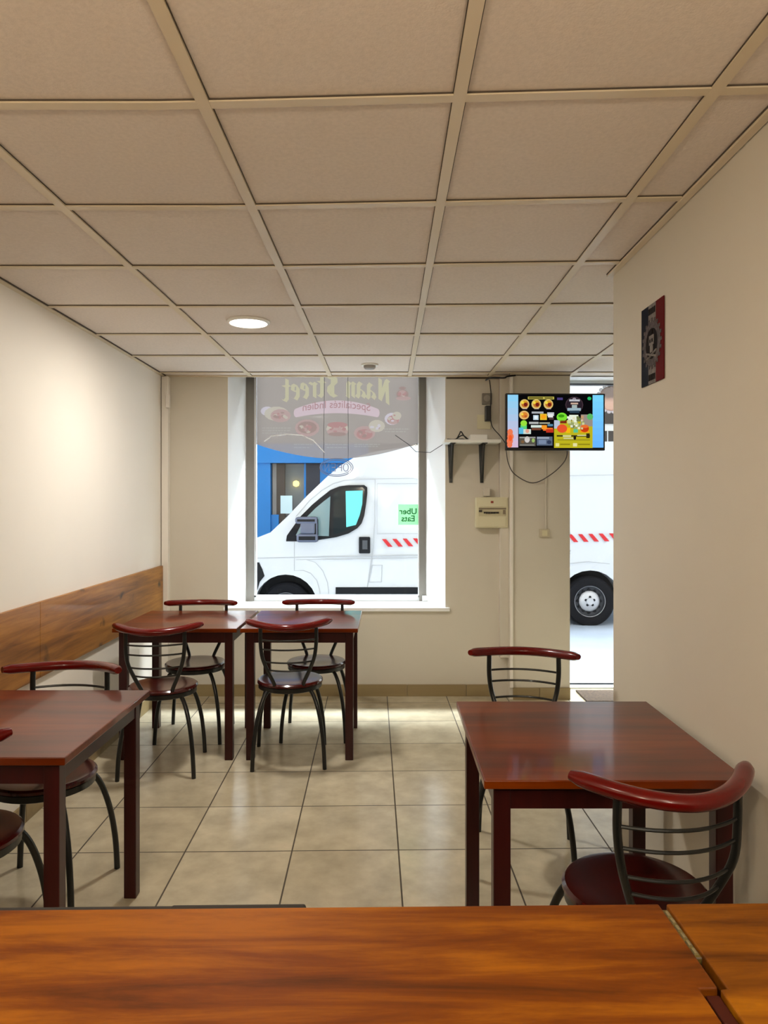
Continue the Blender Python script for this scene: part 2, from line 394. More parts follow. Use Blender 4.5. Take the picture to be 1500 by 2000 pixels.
# ------------------------------------------------------------------ window and door
M_glass = glass('clear_glass', (.96, .98, .98))
WY = 5.80
fr = MB()
fr.box(-1.1245, -1.062, WY-.01, WY+.045, .668, 2.62, M_alu); fr.box(.262, .315, WY-.01, WY+.045, .668, 2.62, M_alu)
fr.box(-1.062, -1.046, WY-.004, WY+.04, .70, 2.60, M_alul); fr.box(.254, .262, WY-.004, WY+.04, .70, 2.60, M_alul)
fr.box(-1.1245, .315, WY-.004, WY+.045, .668, .712, M_alul); fr.box(-1.1245, .315, WY-.01, WY+.045, 2.57, 2.618, M_alu)
fr.box(.285, .33, WY-.03, WY-.01, .668, .715, M_alul)
win = struct(fr.build('window_1'))
g_ = MB(); g_.quad(-1.05, .26, .705, 2.58, WY+.02, M_glass); g_.build('glass_pane', parent=win)
sl = MB(); sl.prism([(-1.225,5.425),(.475,5.425),(.475,5.449),(.44,5.449),(.316,5.80),(-1.1255,5.80),(-1.193,5.449),(-1.225,5.449)], .640, .668, M_rev)
struct(sl.build('trim_8', bevel=.003))

# front door: opening with a glazed leaf, threshold
dr = MB(); dy = 5.76
dr.box(1.36, 1.372, dy, dy+.06, .03, 2.43, M_alul); dr.box(2.24, 2.3, dy, dy+.06, .03, 2.43, M_alul)
dr.box(1.36, 2.3, dy, dy+.06, 2.405, 2.43, M_alul); dr.box(1.36, 2.3, dy-.004, dy+.06, 2.396, 2.405, M_black)
dr.box(1.358, 2.3, 5.66, 5.86, -.02, .012, M_alul); dr.box(1.358, 2.3, 5.745, 5.765, .012, .022, M_black)
door = struct(dr.build('door_1'))
MB().quad(1.372, 2.24, .03, 2.39, dy+.03, M_glass).build('glass_pane', parent=door)
# round logo sticker on the door glass
M_peach = vinyl('peach_vinyl', (130, 96, 78), .15, .7); M_greyv = vinyl('grey_vinyl', (150, 140, 140), .3, .6)
b = MB(); cx_, cz_ = 1.797, 2.29
for k in range(18):
    a = 2*PI*k/18; b.disc((cx_+.105*math.cos(a), dy+.022, cz_+.105*math.sin(a)), .017, .017, M_greyv)
b.disc((cx_, dy+.021, cz_), .10, .10, M_peach, seg=32)
tag(b.build('logo_sticker'), 'round peach sticker with scalloped grey rim on glass door above the van', 'sticker')
tag(MB().box(1.46, 2.25, 5.27, 5.585, 0.0005, .012, bev=.003).build('door_mat', mat('mat_fibre', (66, 50, 34), .95, noise=((60,60,60), .35))),
    'brown fibre mat on the floor at the street door', 'mat')

# ------------------------------------------------------------------ outside
struct(MB().box(-14, 16, 5.86, 30, -.40, -.181).build('street', mat('street_asphalt', (168, 178, 192), .8, noise=((2,2,2), .06), bump=(40, .2))))
MB_f = MB(); MB_f.box(-8, -2.2, 5.4, 5.86, -.181, 3.1); MB_f.box(2.4, 9, 5.4, 5.86, -.181, 3.1); MB_f.box(-8, 9, 5.2, 5.86, 3.1, 9.0)
struct(MB_f.build('facade_above_shop', mat('facade_render', (150, 140, 128), .8)))

# ---- delivery van
VY = 9.6
M_van = mat('van_white_paint', (194, 198, 204), .3, coat=.5)
M_seam = mat('van_seam', (176, 178, 182), .7)
M_vglass = mat('van_tinted_glass', (30, 40, 44), .08, spec=.6)
M_vblack = mat('van_black_trim', (12, 14, 20), .6, spec=.25)
M_tyre = mat('tyre_rubber', (13, 14, 20), .8, spec=.2)
M_rim = mat('wheel_steel', (190, 190, 194), .4, .4)
van = thing('delivery_van', 'white high roofed delivery van parked across the street, nose to the left', 'van', (X(856, VY), VY, -.18), 0)
VX0 = X(856, VY)
def vp(px, py): return (X(px, VY)-VX0, Z(py, VY)+.18)      # van-local across, up
def arch(cx, cy, r, n=14):
    c = vp(cx, cy); R = r/F_PX*VY; base = vp(0, 1192)[1]; out = []
    a0 = math.asin((base-c[1])/R)
    for i in range(n+1):
        a = a0+(PI-2*a0)*i/n; out.append((c[0]+R*math.cos(a), c[1]+R*math.sin(a)))
    return out      # from right to left
prof = [vp(*p) for p in ((420,1192),(414,1150),(414,1110),(420,1085),(434,1070),(465,1060),(500,1051),(528,1040),(560,1010),(600,968),(640,930),(665,909),(692,893),(730,882),(800,871),(860,866),(1290,860),(1302,868),(1308,1000),(1310,1192))]
prof += arch(1153, 1176, 62) + arch(558, 1184, 62)
from mathutils.geometry import delaunay_2d_cdt
_ar = sum(prof[i][0]*prof[(i+1)%len(prof)][1]-prof[(i+1)%len(prof)][0]*prof[i][1] for i in range(len(prof)))
if _ar < 0: prof = prof[::-1]
cv, ce, cf, *_r = delaunay_2d_cdt([Vector(p) for p in prof], [], [list(range(len(prof)))], 1, 1e-5)
b = MB(); n = len(cv); npf = len(prof)
tum = lambda z: .0 if z < 1.9 else .10*((z-1.9)/.6)**2
b.faces([(p.x, tum(p.y), p.y) for p in cv], [tuple(f) for f in cf], M_van)
b.faces([(p.x, 2.0-tum(p.y), p.y) for p in cv], [tuple(reversed(f)) for f in cf], M_van)
b.faces([(p[0], tum(p[1]), p[1]) for p in prof]+[(p[0], 2.0-tum(p[1]), p[1]) for p in prof], [(i,(i+1)%npf,npf+(i+1)%npf,npf+i) for i in range(npf)], M_van)
bmesh.ops.remove_doubles(b.bm, verts=b.bm.verts[:], dist=1e-4)
body = b.build('body', parent=van)
b = MB(); x_a = vp(480,0)[0]; x_b = vp(1240,0)[0]
b.box(x_a, x_b, .26, 1.74, .25, 1.0, M_vblack); b.build('underbody', parent=van)
pts = [(405,1150),(410,1112),(500,985),(580,905),(640,855),(700,808),(760,784),(820,776),(925,775),(945,790),(946,830),(938,900),(925,980),(908,1030),(880,1062),(820,1098),(740,1122),(640,1138),(560,1150)]
pz = lambda v: vp(440+v[0]/3.409, 720+v[1]/3.409)
def poly_on_side(name, zp, y0, y1, m, parent, **k):
    b = MB(); b.slab([pz(p) for p in zp], y0, y1, m)
    return b.build(name, parent=parent, **k)
sw = poly_on_side('side_window_surround', pts, -.008, .02, M_vblack, van)
ins = [(470,1110),(520,1010),(600,930),(660,880),(700,850),(690,1115)]
poly_on_side('quarter_glass', ins, -.012, -.006, mat('pale_glass_van', (110, 135, 140), .1), sw)
poly_on_side('door_glass', [(722,835),(740,815),(800,792),(915,790),(928,805),(920,900),(905,985),(890,1030),(860,1055),(800,1080),(720,1105)], -.012, -.006, M_vglass, sw)
poly_on_side('window_reflection', [(802,815),(915,812),(912,900),(895,975),(870,1040),(806,1055)], -.016, -.012, mat('turquoise_reflection', (96, 214, 214), .4), sw)  # turquoise reflection in the cab glass, painted as a flat panel
# seams drawn as thin dark joints
def seam(b, zp, r=.006, y=-.001):
    b.tube([(pz(p)[0], y, pz(p)[1]) for p in zp], r, M_seam, 6)
b = MB()
seam(b, [(460,1150),(460,1345),(520,1343),(570,1362),(610,1410),(628,1470),(632,1500)])
seam(b, [(470,985),(560,880),(640,812),(720,765),(790,745),(860,738),(998,738),(996,1000),(985,1190),(965,1330),(948,1445),(946,1500)])
seam(b, [(1012,765),(1400,765)], .005); seam(b, [(1012,765),(1012,1100)], .003); seam(b, [(1010,1100),(1400,1096)], .004)
seam(b, [(850,735),(1400,728),(2960,700)], .005)
seam(b, [(195,1262),(460,1256),(985,1246),(1400,1238),(2300,1212)], .007)
seam(b, [(470,1272),(985,1264),(1400,1256),(2300,1232)], .004)
seam(b, [(978,1308),(1045,1308),(1040,1420),(955,1420),(978,1308)], .005)
seam(b, [(540,1272),(600,1290),(650,1345),(680,1420),(690,1500)], .004)
seam(b, [(2150,1345),(2260,1300),(2420,1285),(2560,1300)], .004)
b.build('panel_seams', parent=van)
b = MB(); h0, h1 = pz((890,1230)), pz((965,1120)); b.box(h0[0], h1[0], -.02, .01, h0[1], h1[1], M_vblack, bev=.012)
b.box(h0[0]+.04, h1[0]-.03, -.032, -.02, h0[1]+.05, h1[1]-.04, mat('handle_grey', (60,64,70), .5), bev=.006)
b.build('door_handle', parent=van)
b = MB(); p0, p1 = pz((735,1500)), pz((1560,1455)); b.box(p0[0], p1[0], -.02, .01, p0[1], p1[1], M_vblack, bev=.004); b.build('rub_strip', parent=van)
b = MB(); b.slab([pz(p) for p in ((100,1290),(225,1290),(245,1330),(262,1380),(230,1420),(215,1470),(200,1520),(100,1620))], -.01, .1, M_vblack); b.build('front_bumper', parent=van)
# mirror
mr = MB(); a0, a1 = pz((515,1095)), pz((610,1010)); mr.box(a0[0], a1[0], -.26, -.10, a0[1], a1[1], mat('mirror_grey', (82, 88, 108), .4), bev=.02)
a0, a1 = pz((480,1045)), pz((625,985)); mr.box(a0[0], a1[0], -.27, -.10, a1[1]-.09, a1[1], M_vblack, bev=.03)
a0, a1 = pz((490,1150)), pz((628,1095)); mr.box(a0[0], a1[0], -.27, -.10, a0[1], a1[1], M_vblack, bev=.03)
a0, a1 = pz((595,1140)), pz((625,1000)); mr.box(a0[0], a1[0], -.25, -.10, a0[1], a1[1], M_vblack, bev=.015)
mr.tube([(a0[0]-.05, -.12, a0[1]+.04), (a0[0]-.03, .0, a0[1]+.06)], .03, M_vblack); mr.build('wing_mirror', parent=van)
# hatched red marking
b = MB(); M_hred = mat('hatch_red', (190, 14, 26), .6); M_hw = mat('hatch_white', (246, 240, 240), .5)
def stripe(px0, px1, ya, yb, n):
    st = (px1-px0)/n; sl_ = (yb-ya)/(px1-px0)
    for i in range(n):
        a = px0+st*i; q = [vp(a, ya+sl_*(a-px0)-8), vp(a+8, ya+sl_*(a-px0)-8), vp(a+21, ya+sl_*(a-px0)+7), vp(a+12, ya+sl_*(a-px0)+7)]
        b.slab(q, -.004, 0, M_hred)
stripe(746, 1290, 1061, 1047, 27); b.build('hatched_marking', parent=van)
def wheel(px, py):
    c = vp(px, py); Mx = Matrix.Translation((c[0], .02, c[1])) @ Matrix.Rotation(PI/2, 4, 'X')
    b = MB(); b.lathe([(.20,-.01),(.215,.012),(.25,.018),(.31,.012),(.335,-.02),(.338,-.10),(.335,-.19),(.30,-.21),(.20,-.20)], 40, M_tyre, Mx, close=True)
    wh = b.build('wheel', parent=van, smooth=True)
    b = MB(); b.lathe([(.20,.002),(.207,.006),(.200,.002)], 40, M_rim, Mx); b.lathe([(.20,.001),(.198,-.004),(.19,-.05),(.15,-.055),(.138,-.03)], 40, mat('rim_dark_steel', (58, 60, 66), .6, .2), Mx)
    b.lathe([(.138,-.03),(.125,-.015),(.10,.0),(.05,.006),(.045,.018),(0,.018)], 40, M_rim, Mx)
    for k in range(5):
        a = 2*PI*k/5+PI/2; b.lathe([(.0,.0075),(.017,.0075),(.017,.0)], 12, M_vblack, Mx @ Matrix.Translation((.058*math.cos(a), .058*math.sin(a), 0)))
    for k in range(12):
        a = 2*PI*k/12; b.lathe([(.0,-.028),(.018,-.028),(.02,-.045)], 10, M_vblack, Mx @ Matrix.Translation((.152*math.cos(a), .152*math.sin(a), 0)))
    b.build('wheel_rim', parent=wh, smooth=True)
    Mx2 = Matrix.Translation((c[0], 1.8, c[1])) @ Matrix.Rotation(PI/2, 4, 'X')
wheel(1153, 1175); wheel(558, 1188)
b = MB(); c = vp(1153,1175); b.tube([(c[0],1.7,c[1]),(c[0],1.92,c[1])], .335, M_tyre, 32); b.build('wheel', parent=van)
b = MB(); c = vp(558,1177); b.tube([(c[0],1.7,c[1]),(c[0],1.92,c[1])], .335, M_tyre, 32); b.build('wheel', parent=van)
ws0, ws1 = vp(536,1034), vp(664,911)
b = MB(); n_ = Vector((-(ws1[1]-ws0[1]), 0, ws1[0]-ws0[0])).normalized()*.006
b.faces([(ws0[0]+n_.x,.16,ws0[1]+n_.z),(ws1[0]+n_.x,.22,ws1[1]+n_.z),(ws1[0]+n_.x,1.78,ws1[1]+n_.z),(ws0[0]+n_.x,1.84,ws0[1]+n_.z)], [(0,1,2,3)], M_vglass)
b.build('windscreen', parent=van)

# ---- blue shopfront across the street, left
BY = 13.5
M_blue = mat('blue_shopfront_paint', (0, 122, 200), .45)
sh = thing('blue_shopfront', 'bright blue shopfront with glass door across the street behind the van bonnet', 'shopfront', (X(575,BY), BY, -.18))
SX0 = X(575, BY)
def bx_px(b, x0, y0, x1, y1, d0, d1, m):
    b.box(X(x0,BY)-SX0, X(x1,BY)-SX0, d0, d1, Z(y1,BY)+.18, Z(y0,BY)+.18, m)
zb = 1152
b = MB(); bx_px(b, 505, 872, 530, zb, -.12, .1, M_blue); bx_px(b, 594, 905, 680, zb, -.02, .1, M_blue); bx_px(b, 505, 905, 700, 880, -.1, .0, M_blue)
b.box(X(495,BY)-SX0, X(720,BY)-SX0, -.16, .1, Z(905,BY)+.18, Z(868,BY)+.18, M_blue)
b.box(X(530,BY)-SX0, X(545,BY)-SX0, -.06, .1, Z(zb,BY)+.18, Z(1005,BY)+.18, M_blue)
b.build('frame', parent=sh)
b = MB(); b.box(X(530,BY)-SX0, X(594,BY)-SX0, .3, .4, .01, Z(905,BY)+.18, mat('shop_interior_grey', (150, 158, 166), .8)); b.build('interior_wall', parent=sh)
b = MB(); bx_px(b, 540, 905, 556, zb, .0, .08, mat('brown_door_frame', (70, 60, 52), .6)); bx_px(b, 532, 905, 540, zb, .02, .1, mat('pale_door_frame', (160, 156, 150), .6))
bx_px(b, 598, 905, 625, zb, -.03, .0, mat('dark_shop_panel', (36, 42, 58), .5)); b.build('door_frame', parent=sh)
b = MB(); bx_px(b, 556, 905, 598, zb, .05, .06, M_glass); b.build('door_glass', parent=sh)
b = MB(); bx_px(b, 548, 968, 571, 1003, -.01, .0, mat('notice_paper', (214, 240, 246), .7)); b.build('paper_notice', parent=sh)
b = MB(); b.lathe([(0,-.06),(.05,-.04),(.06,0),(.05,.04),(0,.06)], 16, emis('shop_lamp_glow', (255, 214, 120), 3), Matrix.Translation((X(575,BY)-SX0, .25, Z(944,BY)+.18))); b.build('interior_lamp', parent=sh)
# ---- pale buildings
M_pale = mat('pale_render', (232, 232, 230), .8); M_stone = mat('grey_stone_render', (170, 160, 150), .8)
b = MB(); b.box(X(300,BY), X(495,BY), BY+.1, BY+6, -.18, 13.0, M_pale); b.box(-14, X(300,BY), BY+.1, BY+6, -.18, 13.5, M_pale); b.box(X(495,BY), X(900,BY), BY+.45, BY+6, -.18, 13.5, M_stone); b.box(X(495,BY), X(900,BY), BY-.02, BY+.45, Z(866,BY), 13.5, M_stone)
tag(b.build('street_building'), 'pale rendered building above and beside the blue shopfront across the street', 'building')
rb = thing('street_building', 'white building with dark window openings seen beyond the van through the door', 'building', (X(1200,BY), BY, -.18))
BX0 = X(1200, BY)
b = MB(); b.box(X(902,BY)-BX0, 15-BX0, 0, 6, 0, 13.7, M_pale); b.build('wall', parent=rb)
M_win = mat('dark_opening', (58, 50, 46), .4)
b = MB(); b.box(X(1150,BY)-BX0, X(1260,BY)-BX0, -.03, 0, Z(828,BY)+.18, Z(801,BY)+.18, M_win); b.build('fascia', parent=rb)
b = MB(); b.box(X(1150,BY)-BX0, X(1210,BY)-BX0, -.04, 0, Z(880,BY)+.18, Z(842,BY)+.18, M_win)
b.box(X(1184,BY)-BX0, X(1186,BY)-BX0, -.06, -.04, Z(880,BY)+.18, Z(842,BY)+.18, M_alul); b.build('window', parent=rb)

# ------------------------------------------------------------------ signs on the window glass
GY = WY+.012
film = thing('window_sign_film', 'large smoky printed film with mirrored gold Naan Street lettering at the window top', 'window sign', (0, GY, 2.1))
def L_(px, py): return (X(px, GY), Z(py, GY)-2.1)
M_film = vinyl('smoky_film', (88, 80, 75), .12, .75)
M_gold = vinyl('gold_vinyl', (104, 97, 78), .05, .75); M_pinkv = vinyl('pink_vinyl', (112, 97, 98), .05, .75); M_redv = vinyl('red_vinyl', (92, 66, 66), .05, .75)
M_f = [vinyl('food_rose', (98, 80, 76), .05, .75), vinyl('food_cream', (104, 96, 86), .05, .75), vinyl('food_brown', (86, 70, 65), .05, .75), vinyl('food_red', (96, 70, 67), .05, .75), vinyl('food_white', (110, 102, 104), .05, .75), vinyl('food_line', (92, 87, 81), .05, .75)]
PRINT = []                      # (part, material, outline) in print order; later ones lie on top
def pr(part, m, pts): PRINT.append((part, m, pts))
def ell(cx, cz, rx, rz_, n=16): return [(cx+rx*math.cos(2*PI*i/n), cz+rz_*math.sin(2*PI*i/n)) for i in range(n)]
out = [L_(496,690), L_(821,690), L_(821,864)]
for i in range(1, 16):
    t = i/16; px = 821+(496-821)*t; py = 864+(866-864)*t+31*math.sin(PI*t)**0.9; out.append(L_(px, py))
out.append(L_(496,866)); pr('film', M_film, out)
# broad-nib lettering, read from the street
A_ = [[(.15,.55),(.35,.62),(.5,.5),(.5,.1),(.62,0)],[(.5,.35),(.2,.3),(.1,.15),(.22,.02),(.5,.14)]]
LET = {'N': ([[(.15,-.12),(.2,.9),(.1,1)],[(.2,.95),(.65,.05)],[(.65,.0),(.65,1),(.8,1.05)]], .92),
 'a': (A_, .68), 'n': ([[(.08,.6),(.18,.55),(.18,0)],[(.18,.5),(.42,.62),(.52,.5),(.52,0),(.6,0)]], .74),
 'S': ([[(.68,.85),(.45,1.0),(.2,.9),(.18,.7),(.4,.55),(.62,.42),(.66,.2),(.45,.0),(.15,.08)],[(.4,1.0),(.4,.0)]], .86),
 't': ([[(.25,.9),(.25,.1),(.4,0),(.5,.08)],[(.05,.62),(.5,.62)]], .56),
 'r': ([[(.08,.6),(.18,.55),(.18,0)],[(.18,.45),(.36,.62),(.48,.55)]], .54),
 'e': ([[(.14,.32),(.5,.38),(.46,.58),(.3,.62),(.14,.45),(.14,.15),(.3,0),(.52,.1)]], .62), ' ': ([], .42)}
word = 'Naan Street'; h = .150; wf = .80; tot = sum(LET[c][1] for c in word)*h*wf
cxm, _ = L_(656.5, 0); xr = cxm+tot/2; xcur = 0
for c in word:
    st, wd = LET[c]; t = (xcur+wd*h*wf*.5)/tot-.5                # along the arch
    dz = -.17*t*t; slant = .34*t/tot; oz = L_(0, 777)[1]+dz+.01
    for k_ in st:
        for (xa_, za_), (xb_, zb2) in zip(k_, k_[1:]):
            q = []
            for (x_, z_) in ((xa_, za_), (xb_, zb2)):
                for s__ in (-.5, .5): q.append((x_+s__*.24, z_+s__*.10))
            P_ = [q[0], q[1], q[3], q[2]]
            P2 = [(xr-xcur-x_*h*wf, oz+z_*h*(1.15 if c in 'NS' else 1.3)-slant*(x_-wd/2)*h*wf) for x_, z_ in P_]
            pr('lettering', M_gold, P2)
    xcur += wd*h*wf
n = 20; top = []; bot = []
for i in range(n+1):
    t = i/n; px = 578+(737-578)*t; k = 1-(2*t-1)**2; top.append(L_(px, 798-16*k)); bot.append(L_(px, 815-8*k))
pr('banner', M_pinkv, top+bot[::-1])
for e in (0, n): c = ((top[e][0]+bot[e][0])/2, (top[e][1]+bot[e][1])/2); pr('banner', M_pinkv, ell(c[0], c[1], .018, .034))
bv, bf = text_verts('Specialit\u00e9s Indien', .086, 0)
bx_, bz_ = L_(657, 0)[0], L_(0, 797.5)[1]
for f in bf: pr('banner_lettering', M_redv, [(bx_-bv[i][0]*.93, bz_+bv[i][1]+.030-.36*(bv[i][0]*.93)**2) for i in f])
dishes = 0
def dish(parts):
    global dishes
    for (px, py, rx, ry, mi) in parts:
        x, z = L_(px, py); pr('dish_picture%d' % dishes, M_f[mi], ell(x, z, rx/F_PX*GY, ry/F_PX*GY, 14))
    dishes += 1
def crumbs(cx, cy, rx, ry, ms, n):
    return [(cx+rx*math.sqrt(random.random())*math.cos(a)*.8, cy+ry*math.sqrt(random.random())*math.sin(a)*.8, random.uniform(2,4.5), random.uniform(1.5,3.5), random.choice(ms)) for a in [random.uniform(0, 2*PI) for _ in range(n)]]
dish([(522,803,13,9,4),(540,808,24,14,1),(548,812,20,13,0)]+crumbs(548,811,18,11,(1,2,3),14))
dish([(600,836,24,17,0),(600,835,19,12,2)]+crumbs(600,835,17,11,(0,2,3,1),18))
dish([(659,838,22,13,1),(659,830,20,6,3),(659,843,21,7,0),(659,848,18,4,2)]+crumbs(659,838,18,8,(0,3),6))
dish([(712,846,21,14,0),(736,832,16,12,1),(712,848,16,10,3)]+crumbs(712,846,15,9,(0,2),10)+crumbs(736,833,13,9,(1,4,0),8))
dish([(766,818,15,12,4),(768,820,12,9,3),(775,812,9,8,1),(768,824,8,5,0)]+crumbs(768,818,11,9,(1,4,3),7))
dish([(786,770,12,9,2),(786,768,8,6,0),(788,778,15,4,0),(786,758,7,3,2)]+crumbs(786,770,8,6,(1,3),5))
for px0, px1, py in ((512,568,836),(512,568,841),(512,560,846),(574,612,868),(574,604,874),(635,680,868),(638,678,874),(692,742,868),(692,738,872),(750,800,838),(752,792,843)):
    x0_, z0_ = L_(px0, py+1); x1_, z1_ = L_(px1, py-1); k = x0_
    while k < x1_: wl = random.uniform(.012, .035); e_ = min(k+wl, x1_); pr('caption%d' % (px0//60), M_f[5], [(k,z0_),(e_,z0_),(e_,z1_),(k,z1_)]); k += wl+.006
from mathutils.geometry import delaunay_2d_cdt
VV = []; FF = []
for part, m, pts_ in PRINT:
    ar = sum(pts_[i][0]*pts_[(i+1)%len(pts_)][1]-pts_[(i+1)%len(pts_)][0]*pts_[i][1] for i in range(len(pts_)))
    q = pts_ if ar > 0 else pts_[::-1]; FF.append(list(range(len(VV), len(VV)+len(q)))); VV += [Vector(p) for p in q]
ov, oe, of_, _a, _b, orf = delaunay_2d_cdt(VV, [], FF, 1, 1e-5)
parts_ = {}
def inside(p, poly):
    c = False; j = len(poly)-1
    for i in range(len(poly)):
        a, b_ = poly[i], poly[j]
        if (a[1] > p[1]) != (b_[1] > p[1]) and p[0] < (b_[0]-a[0])*(p[1]-a[1])/(b_[1]-a[1])+a[0]: c = not c
        j = i
    return c
BBX = [(min(p[0] for p in q), max(p[0] for p in q), min(p[1] for p in q), max(p[1] for p in q)) for _x, _y, q in PRINT]
for f in of_:
    c = (sum(ov[i].x for i in f)/len(f), sum(ov[i].y for i in f)/len(f))
    for k in range(len(PRINT)-1, -1, -1):
        bb = BBX[k]
        if bb[0] <= c[0] <= bb[1] and bb[2] <= c[1] <= bb[3] and inside(c, PRINT[k][2]):
            parts_.setdefault(PRINT[k][0], {}).setdefault(PRINT[k][1].name, (PRINT[k][1], []))[1].append(f); break
for part, d in parts_.items():
    b = MB()
    for m, fs in d.values():
        b.faces([(v.x, 0, v.y) for v in ov], fs, m)
    bmesh.ops.delete(b.bm, geom=[v for v in b.bm.verts if not v.link_faces], context='VERTS')
    b.build(part.rstrip('0123456789'), parent=film)
# OPEN sign hung from two wires behind the glass
OY = WY-.06
op = thing('open_sign', 'oval tube OPEN sign hung on two wires in the shop window', 'open sign', (X(657,OY), OY, Z(913,OY)))
M_tube = mat('neon_tube_off', (112, 120, 150), .3); 
b = MB(); 
for rx, rzz, rad in ((.132,.070,.0035),(.118,.058,.0028)):
    b.tube([(rx*math.cos(2*PI*i/40), 0, rzz*math.sin(2*PI*i/40)) for i in range(41)], rad, M_tube, 6, cap=False)
b.build('oval_tube', parent=op, smooth=True)
b = MB()
def lp(x, f, h=.030, w_=.020):
    pts_ = {'O': [[(w_*math.cos(a), h*math.sin(a)) for a in [2*PI*i/16 for i in range(17)]]],
            'P': [[(-w_*.8,-h),(-w_*.8,h),(w_*.5,h),(w_*.9,h*.55),(w_*.5,.0),(-w_*.8,.0)]],
            'E': [[(w_*.8,h),(-w_*.8,h),(-w_*.8,-h),(w_*.8,-h)],[(-w_*.8,0),(w_*.5,0)]],
            'N': [[(-w_*.8,-h),(-w_*.8,h),(w_*.8,-h),(w_*.8,h)]]}[f]
    for q in pts_: b.tube([(x-u, 0, v) for u, v in q], .0032, M_tube, 6)
for x, f in ((.075,'O'),(.025,'P'),(-.025,'E'),(-.075,'N')): lp(x, f)
b.build('letter_tubes', parent=op, smooth=True)
b = MB(); b.tube([(-.10,0,.045),(-.10,.0,.30),(-.09,0,1.0)], .0016, M_vblack, 5); b.tube([(.094,0,.05),(.094,0,.30),(.09,0,1.0)], .0016, M_vblack, 5); b.build('hanging_wire', parent=op)
# delivery sticker
st = thing('delivery_sticker', 'pale green square delivery sticker with mirrored writing low right on the window', 'sticker', (X(798,GY), GY-.002, Z(1005,GY)))
b = MB(); b.quad(-.083, .088, -.082, .082, 0, vinyl('green_vinyl', (100, 158, 104), .03, .75)); b.build('square', parent=st)
b = MB(); MI = vinyl('dark_green_ink', (48, 92, 62), .0, .5); put_text(b, 'Uber', .068, -.003, -.002, .024, MI, True, .0012); put_text(b, 'Eats', .068, -.003, -.002, -.034, MI, True, .0012); b.build('lettering', parent=st)
# white reflection of a string, modelled as a thin curve across the window head
b = MB(); cy_ = WY-.10
def wl(pts): return [(X(px,cy_), cy_, Z(py,cy_)) for px, py in pts]
b.tube(wl([(516,862),(530,852),(560,848),(590,850),(612,860),(634,884)]), .0035, mat('white_reflection', (225, 222, 218), .5), 6)
tag(b.build('white_reflection', smooth=True), 'thin white curve modelled as a reflection across the window film', 'cable')
b = MB(); b.tube([(X(772,5.7),5.7,Z(850,5.7)),(X(798,5.7),5.7,Z(868,5.7)),(X(812,5.7),5.7,Z(882,5.7)),(X(840,5.62),5.62,Z(884,5.62)),(X(868,5.44),5.44,Z(866,5.44)),(X(885,5.40),5.40,Z(858.5,5.40))], .0024, M_vblack, 6)
tag(b.build('wire', smooth=True), 'thin dark wire running from the window reveal to the white shelf', 'cable')

# ------------------------------------------------------------------ left wall boards
for (ya, yb, lb) in ((3.42, 5.39, 'knotty pine board on left wall, the farther one reaching the corner'), (1.40, 3.417, 'knotty pine board on left wall, the nearer one cut by the frame edge')):
    o = MB().box(.0005, .020, ya-5.45, yb-5.45, .63, .988, bev=.002).build('wall_board', M_pine, loc=(-1.687, 5.45, 0), rotz=SK)
    tag(o, lb, 'wood panel', 'pine boards along the left wall')

# ------------------------------------------------------------------ tables
def make_table(wd, dp, lab, loc, rot=0):
    t = thing('dining_table', lab, 'table', loc, rot, 'mahogany stained dining tables')
    MB().box(-wd/2, wd/2, -dp/2, dp/2, .727, .75, bev=.003).build('tabletop', M_table, t)
    i = .028; lw_ = .045; a, c = wd/2-i, dp/2-i
    b = MB(); b.box(-a+lw_, a-lw_, -c+.004, -c+.024, .665, .727).build('apron', M_tleg, t)
    MB().box(-a+lw_, a-lw_, c-.024, c-.004, .665, .727).build('apron', M_tleg, t)
    MB().box(-a+.004, -a+.024, -c+lw_, c-lw_, .665, .727).build('apron', M_tleg, t)
    MB().box(a-.024, a-.004, -c+lw_, c-lw_, .665, .727).build('apron', M_tleg, t)
    for sx in (-1, 1):
        for sy in (-1, 1):
            xa = sorted((sx*a, sx*(a-lw_))); ya = sorted((sy*c, sy*(c-lw_)))
            MB().box(xa[0], xa[1], ya[0], ya[1], 0, .727, bev=.003).build('leg', M_tleg, t)
    return t
make_table(.70, .68, 'mahogany stained table under the window corner, against the pine board', (-1.193, 4.40, 0))
make_table(.662, .68, 'mahogany stained table under the window, its right side free', (-.492, 4.40, 0))
make_table(.70, .725, 'mahogany stained table at the left frame edge, nearest the counter', (-1.245, 2.372, 0))
make_table(.678, .735, 'mahogany stained table standing against the right wall', (.588, 2.212, 0))

# ------------------------------------------------------------------ chairs
RZ = .79
def rail_y(x): return -.288+.155*(abs(x)/.225)**1.9
def smooth_path(P, n=6):
    P = [Vector(p) for p in P]; out = []
    for i in range(len(P)-1):
        p0 = P[max(i-1,0)]; p1 = P[i]; p2 = P[i+1]; p3 = P[min(i+2,len(P)-1)]
        for k in range(n):
            t = k/n; out.append(.5*((2*p1)+(-p0+p2)*t+(2*p0-5*p1+4*p2-p3)*t*t+(-p0+3*p1-3*p2+p3)*t**3))
    out.append(P[-1]); return out
def post_at(z):       # half width and depth of the back posts at height z
    K = [(.425,.070,-.135),(.47,.082,-.165),(.54,.112,-.190),(.62,.140,-.212),(.70,.150,-.212),(.782,.150,-.214)]
    for (za,xa,ya),(zb_,xb,yb) in zip(K, K[1:]):
        if z <= zb_: t = (z-za)/(zb_-za); return xa+(xb-xa)*t, ya+(yb-ya)*t
    return K[-1][1:]
